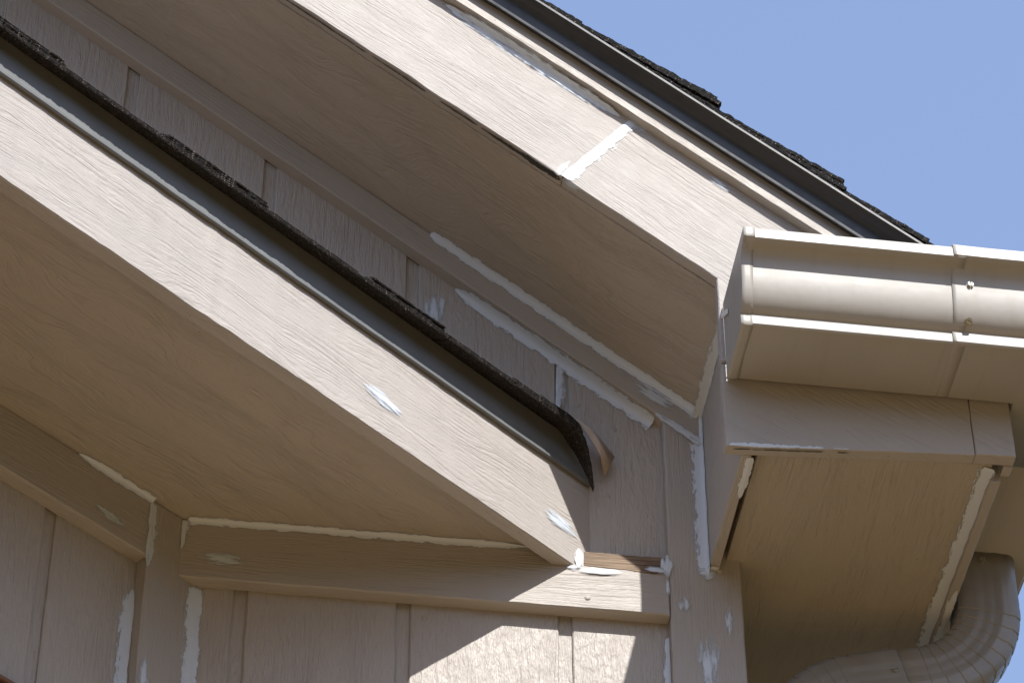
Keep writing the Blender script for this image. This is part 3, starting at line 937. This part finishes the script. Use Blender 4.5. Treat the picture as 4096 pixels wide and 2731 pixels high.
def screw(c, d, r, parent, ang=0.7):
    """hex washer head screw with a driver slot, facing d"""
    d = Vector(d).normalized()
    c = Vector(c)
    M = frame(c, d.orthogonal(), d.cross(d.orthogonal()))
    bm = bmesh.new()

    def ring(rad, n, z0, z1, top=True, a0=0.0):
        lo = [bm.verts.new((rad * math.cos(a0 + 2 * math.pi * i / n), rad * math.sin(a0 + 2 * math.pi * i / n), z0)) for i in range(n)]
        hi = [bm.verts.new((rad * 0.94 * math.cos(a0 + 2 * math.pi * i / n), rad * 0.94 * math.sin(a0 + 2 * math.pi * i / n), z1)) for i in range(n)]
        for i in range(n):
            bm.faces.new((lo[i], lo[(i + 1) % n], hi[(i + 1) % n], hi[i]))
        return hi
    h = ring(r * 1.25, 20, -0.001, r * 0.22)
    bm.faces.new(h)
    # two half heads leave the slot between them
    for s in (-1, 1):
        pts = []
        for i in range(9):
            a = math.pi * i / 8
            px, py = r * math.cos(a), max(r * math.sin(a), r * 0.16)
            pts.append((px, s * py))
        rot = [(x_ * math.cos(ang) - y_ * math.sin(ang), x_ * math.sin(ang) + y_ * math.cos(ang)) for x_, y_ in pts]
        lo = [bm.verts.new((*q_, r * 0.2)) for q_ in rot]
        hi = [bm.verts.new((q_[0] * 0.95, q_[1] * 0.95, r * 0.85)) for q_ in rot]
        n = len(lo)
        for i in range(n):
            bm.faces.new((lo[i], lo[(i + 1) % n], hi[(i + 1) % n], hi[i]))
        bm.faces.new(hi)
    bmesh.ops.recalc_face_normals(bm, faces=bm.faces)
    me = bpy.data.meshes.new('screw')
    bm.to_mesh(me)
    bm.free()
    return link('screw', me, parent, M, M_SCREW)


screw((0.9270, FY - 0.1262, 4.3090), (0.1, -1, -0.05), 0.0040, gut, 0.9)
screw((0.9230, FY - 0.1145, 4.2590), (0.1, -1, -0.75), 0.0042, gut, 1.9)

# ------------------------------------------------------------------ downspout
dsp = thing('downspout', 'ribbed metal downspout elbowing from the side gutter back to the wall', 'downspout', (1.055, 0.055, 4.1))
HX, HY = 0.0405, 0.0285


def tube_section(s):
    pts = []
    n = 56
    for i in range(n):
        a = 2 * math.pi * i / n
        c_, s_ = math.cos(a), math.sin(a)
        k = (abs(c_) ** 7 + abs(s_) ** 7) ** (-1 / 7)
        u, v = HX * c_ * k, HY * s_ * k
        rib = 1.0
        pts.append((u, v))
    out_ = []
    for u, v in pts:
        # three shallow ribs on each face
        fu = 0.0013 * (math.cos(v / HY * 2.5 * math.pi) - 0.2) if abs(abs(u) - HX) < 0.004 and abs(v) < HY * 0.85 else 0
        fv = 0.0013 * (math.cos(u / HX * 2.5 * math.pi) - 0.2) if abs(abs(v) - HY) < 0.004 and abs(u) < HX * 0.85 else 0
        u += math.copysign(fu, u)
        v += math.copysign(fv, v)
        out_.append((u * s, v * s))
    return out_


YD = 0.0560
STN = []          # (centre, tangent)


def down_path():
    P = []
    c0 = Vector((1.0580, YD, 4.2400))
    d = Vector((0, 0, -1))
    return c0, d


def swept(name, sts, parent, mat, label=None):
    rows = []
    for c_, tan, sc in sts:
        side = tan.cross(Y).normalized()          # in-plane normal
        rows.append([c_ + side * u + Y * v for u, v in tube_section(sc)])
    M = Matrix.Translation(sts[0][0])
    Mi = M.inverted()
    k = len(rows[0])
    V = [Mi @ p_ for r_ in rows for p_ in r_]
    F = []
    for s_ in range(len(rows) - 1):
        for i in range(k):
            j = (i + 1) % k
            F.append((s_ * k + i, s_ * k + j, (s_ + 1) * k + j, (s_ + 1) * k + i))
    o_ = mesh(name, V, F, parent, M, mat, smooth=38, label=label)
    md = o_.modifiers.new('sheet', 'SOLIDIFY')
    md.thickness = 0.0009
    md.offset = 0
    return o_


def bend(c0, d0, turn, radius, crimps, sign):
    """stations round an elbow in the xz plane, each crimp a small step in size"""
    sts = []
    side = Vector((d0.z, 0, -d0.x)) * sign       # towards the bend centre
    ctr = c0 + side * radius
    for c in range(crimps):
        for f_, sc in ((0.0, 0.992), (0.30, 1.004), (0.62, 1.011), (0.90, 1.014), (0.94, 0.988), (0.999, 0.990)):
            a = turn * (c + f_) / crimps
            rot = Matrix.Rotation(a * sign, 3, 'Y')
            sts.append((ctr + rot @ (c0 - ctr), rot @ d0, sc))
    rot = Matrix.Rotation(turn * sign, 3, 'Y')
    sts.append((ctr + rot @ (c0 - ctr), rot @ d0, 1.0))
    return sts


c0 = Vector((1.0370, YD, 4.2380))
swept('outlet_tube', [(c0, Vector((0, 0, -1)), 0.97), (c0 + Vector((0, 0, -0.02)), Vector((0, 0, -1)), 0.97)], dsp, M_DOWN)
st = [(c0 + Vector((0, 0, -0.004)), Vector((0, 0, -1)), 1.0), (c0 + Vector((0, 0, -0.030)), Vector((0, 0, -1)), 0.995), (c0 + Vector((0, 0, -0.086)), Vector((0, 0, -1)), 1.0)]
e1 = bend(c0 + Vector((0, 0, -0.088)), Vector((0, 0, -1)), R(77), 0.122, 9, 1)
st += e1
ce, te = e1[-1][0], e1[-1][1]
st += [(ce + te * 0.004, te, 1.0), (ce + te * 0.045, te, 1.0)]
swept('elbow', st, dsp, M_DOWN)
c1 = ce + te * 0.030
st = [(c1, te, 1.035), (c1 + te * 0.002, te, 1.045), (c1 + te * 0.040, te, 1.04), (c1 + te * 0.062, te, 1.03)]
e2 = bend(c1 + te * 0.064, te, R(70), 0.100, 8, -1)
st += e2
cf, tf = e2[-1][0], e2[-1][1]
st += [(cf + tf * 0.02, tf, 1.02), (cf + tf * 0.05, tf, 1.02)]
swept('elbow', st, dsp, M_DOWN)
swept('pipe', [(cf + tf * 0.03, tf, 0.97)] + [(Vector((cf.x + tf.x * 0.06, YD, z_)), Vector((0, 0, -1)), 0.97) for z_ in (cf.z + tf.z * 0.06 - 0.02, 2.0, 0.25)], dsp, M_DOWN)
screw(c0 + Vector((-0.004, -HY - 0.001, -0.022)), (0, -1, -0.1), 0.0042, dsp, 0.5)
sdv = te.cross(Y).normalized()
screw(c1 + te * 0.012 + Vector((0, -HY * 1.03 - 0.0005, 0)) - sdv * 0.004, (0, -1, 0), 0.0042, dsp, 2.6)

# painted nail heads
for (x_, y_, z_) in ((0.5341, 0.0, 4.2503), (0.5021, -0.0200, 4.0662), (0.497, 0.0, 4.402), (0.645, -0.0200, 4.335), (0.672, -0.0200, 4.128), (0.30, 0.0, 4.030), (0.545, 0.0, 4.365)):
    m_ = 14
    vv = [(0.0042 * math.cos(2 * math.pi * i / m_), 0.0042 * math.sin(2 * math.pi * i / m_), 0.0) for i in range(m_)]
    vv += [(0.0031 * math.cos(2 * math.pi * i / m_), 0.0031 * math.sin(2 * math.pi * i / m_), 0.0011) for i in range(m_)] + [(0, 0, 0.0012)]
    ff = [(i, (i + 1) % m_, m_ + (i + 1) % m_, m_ + i) for i in range(m_)] + [(m_ + i, m_ + (i + 1) % m_, 2 * m_) for i in range(m_)]
    mesh('nail_head', vv, ff, wall, frame((x_, y_, z_), X, Z), M_TRIM, smooth=50)
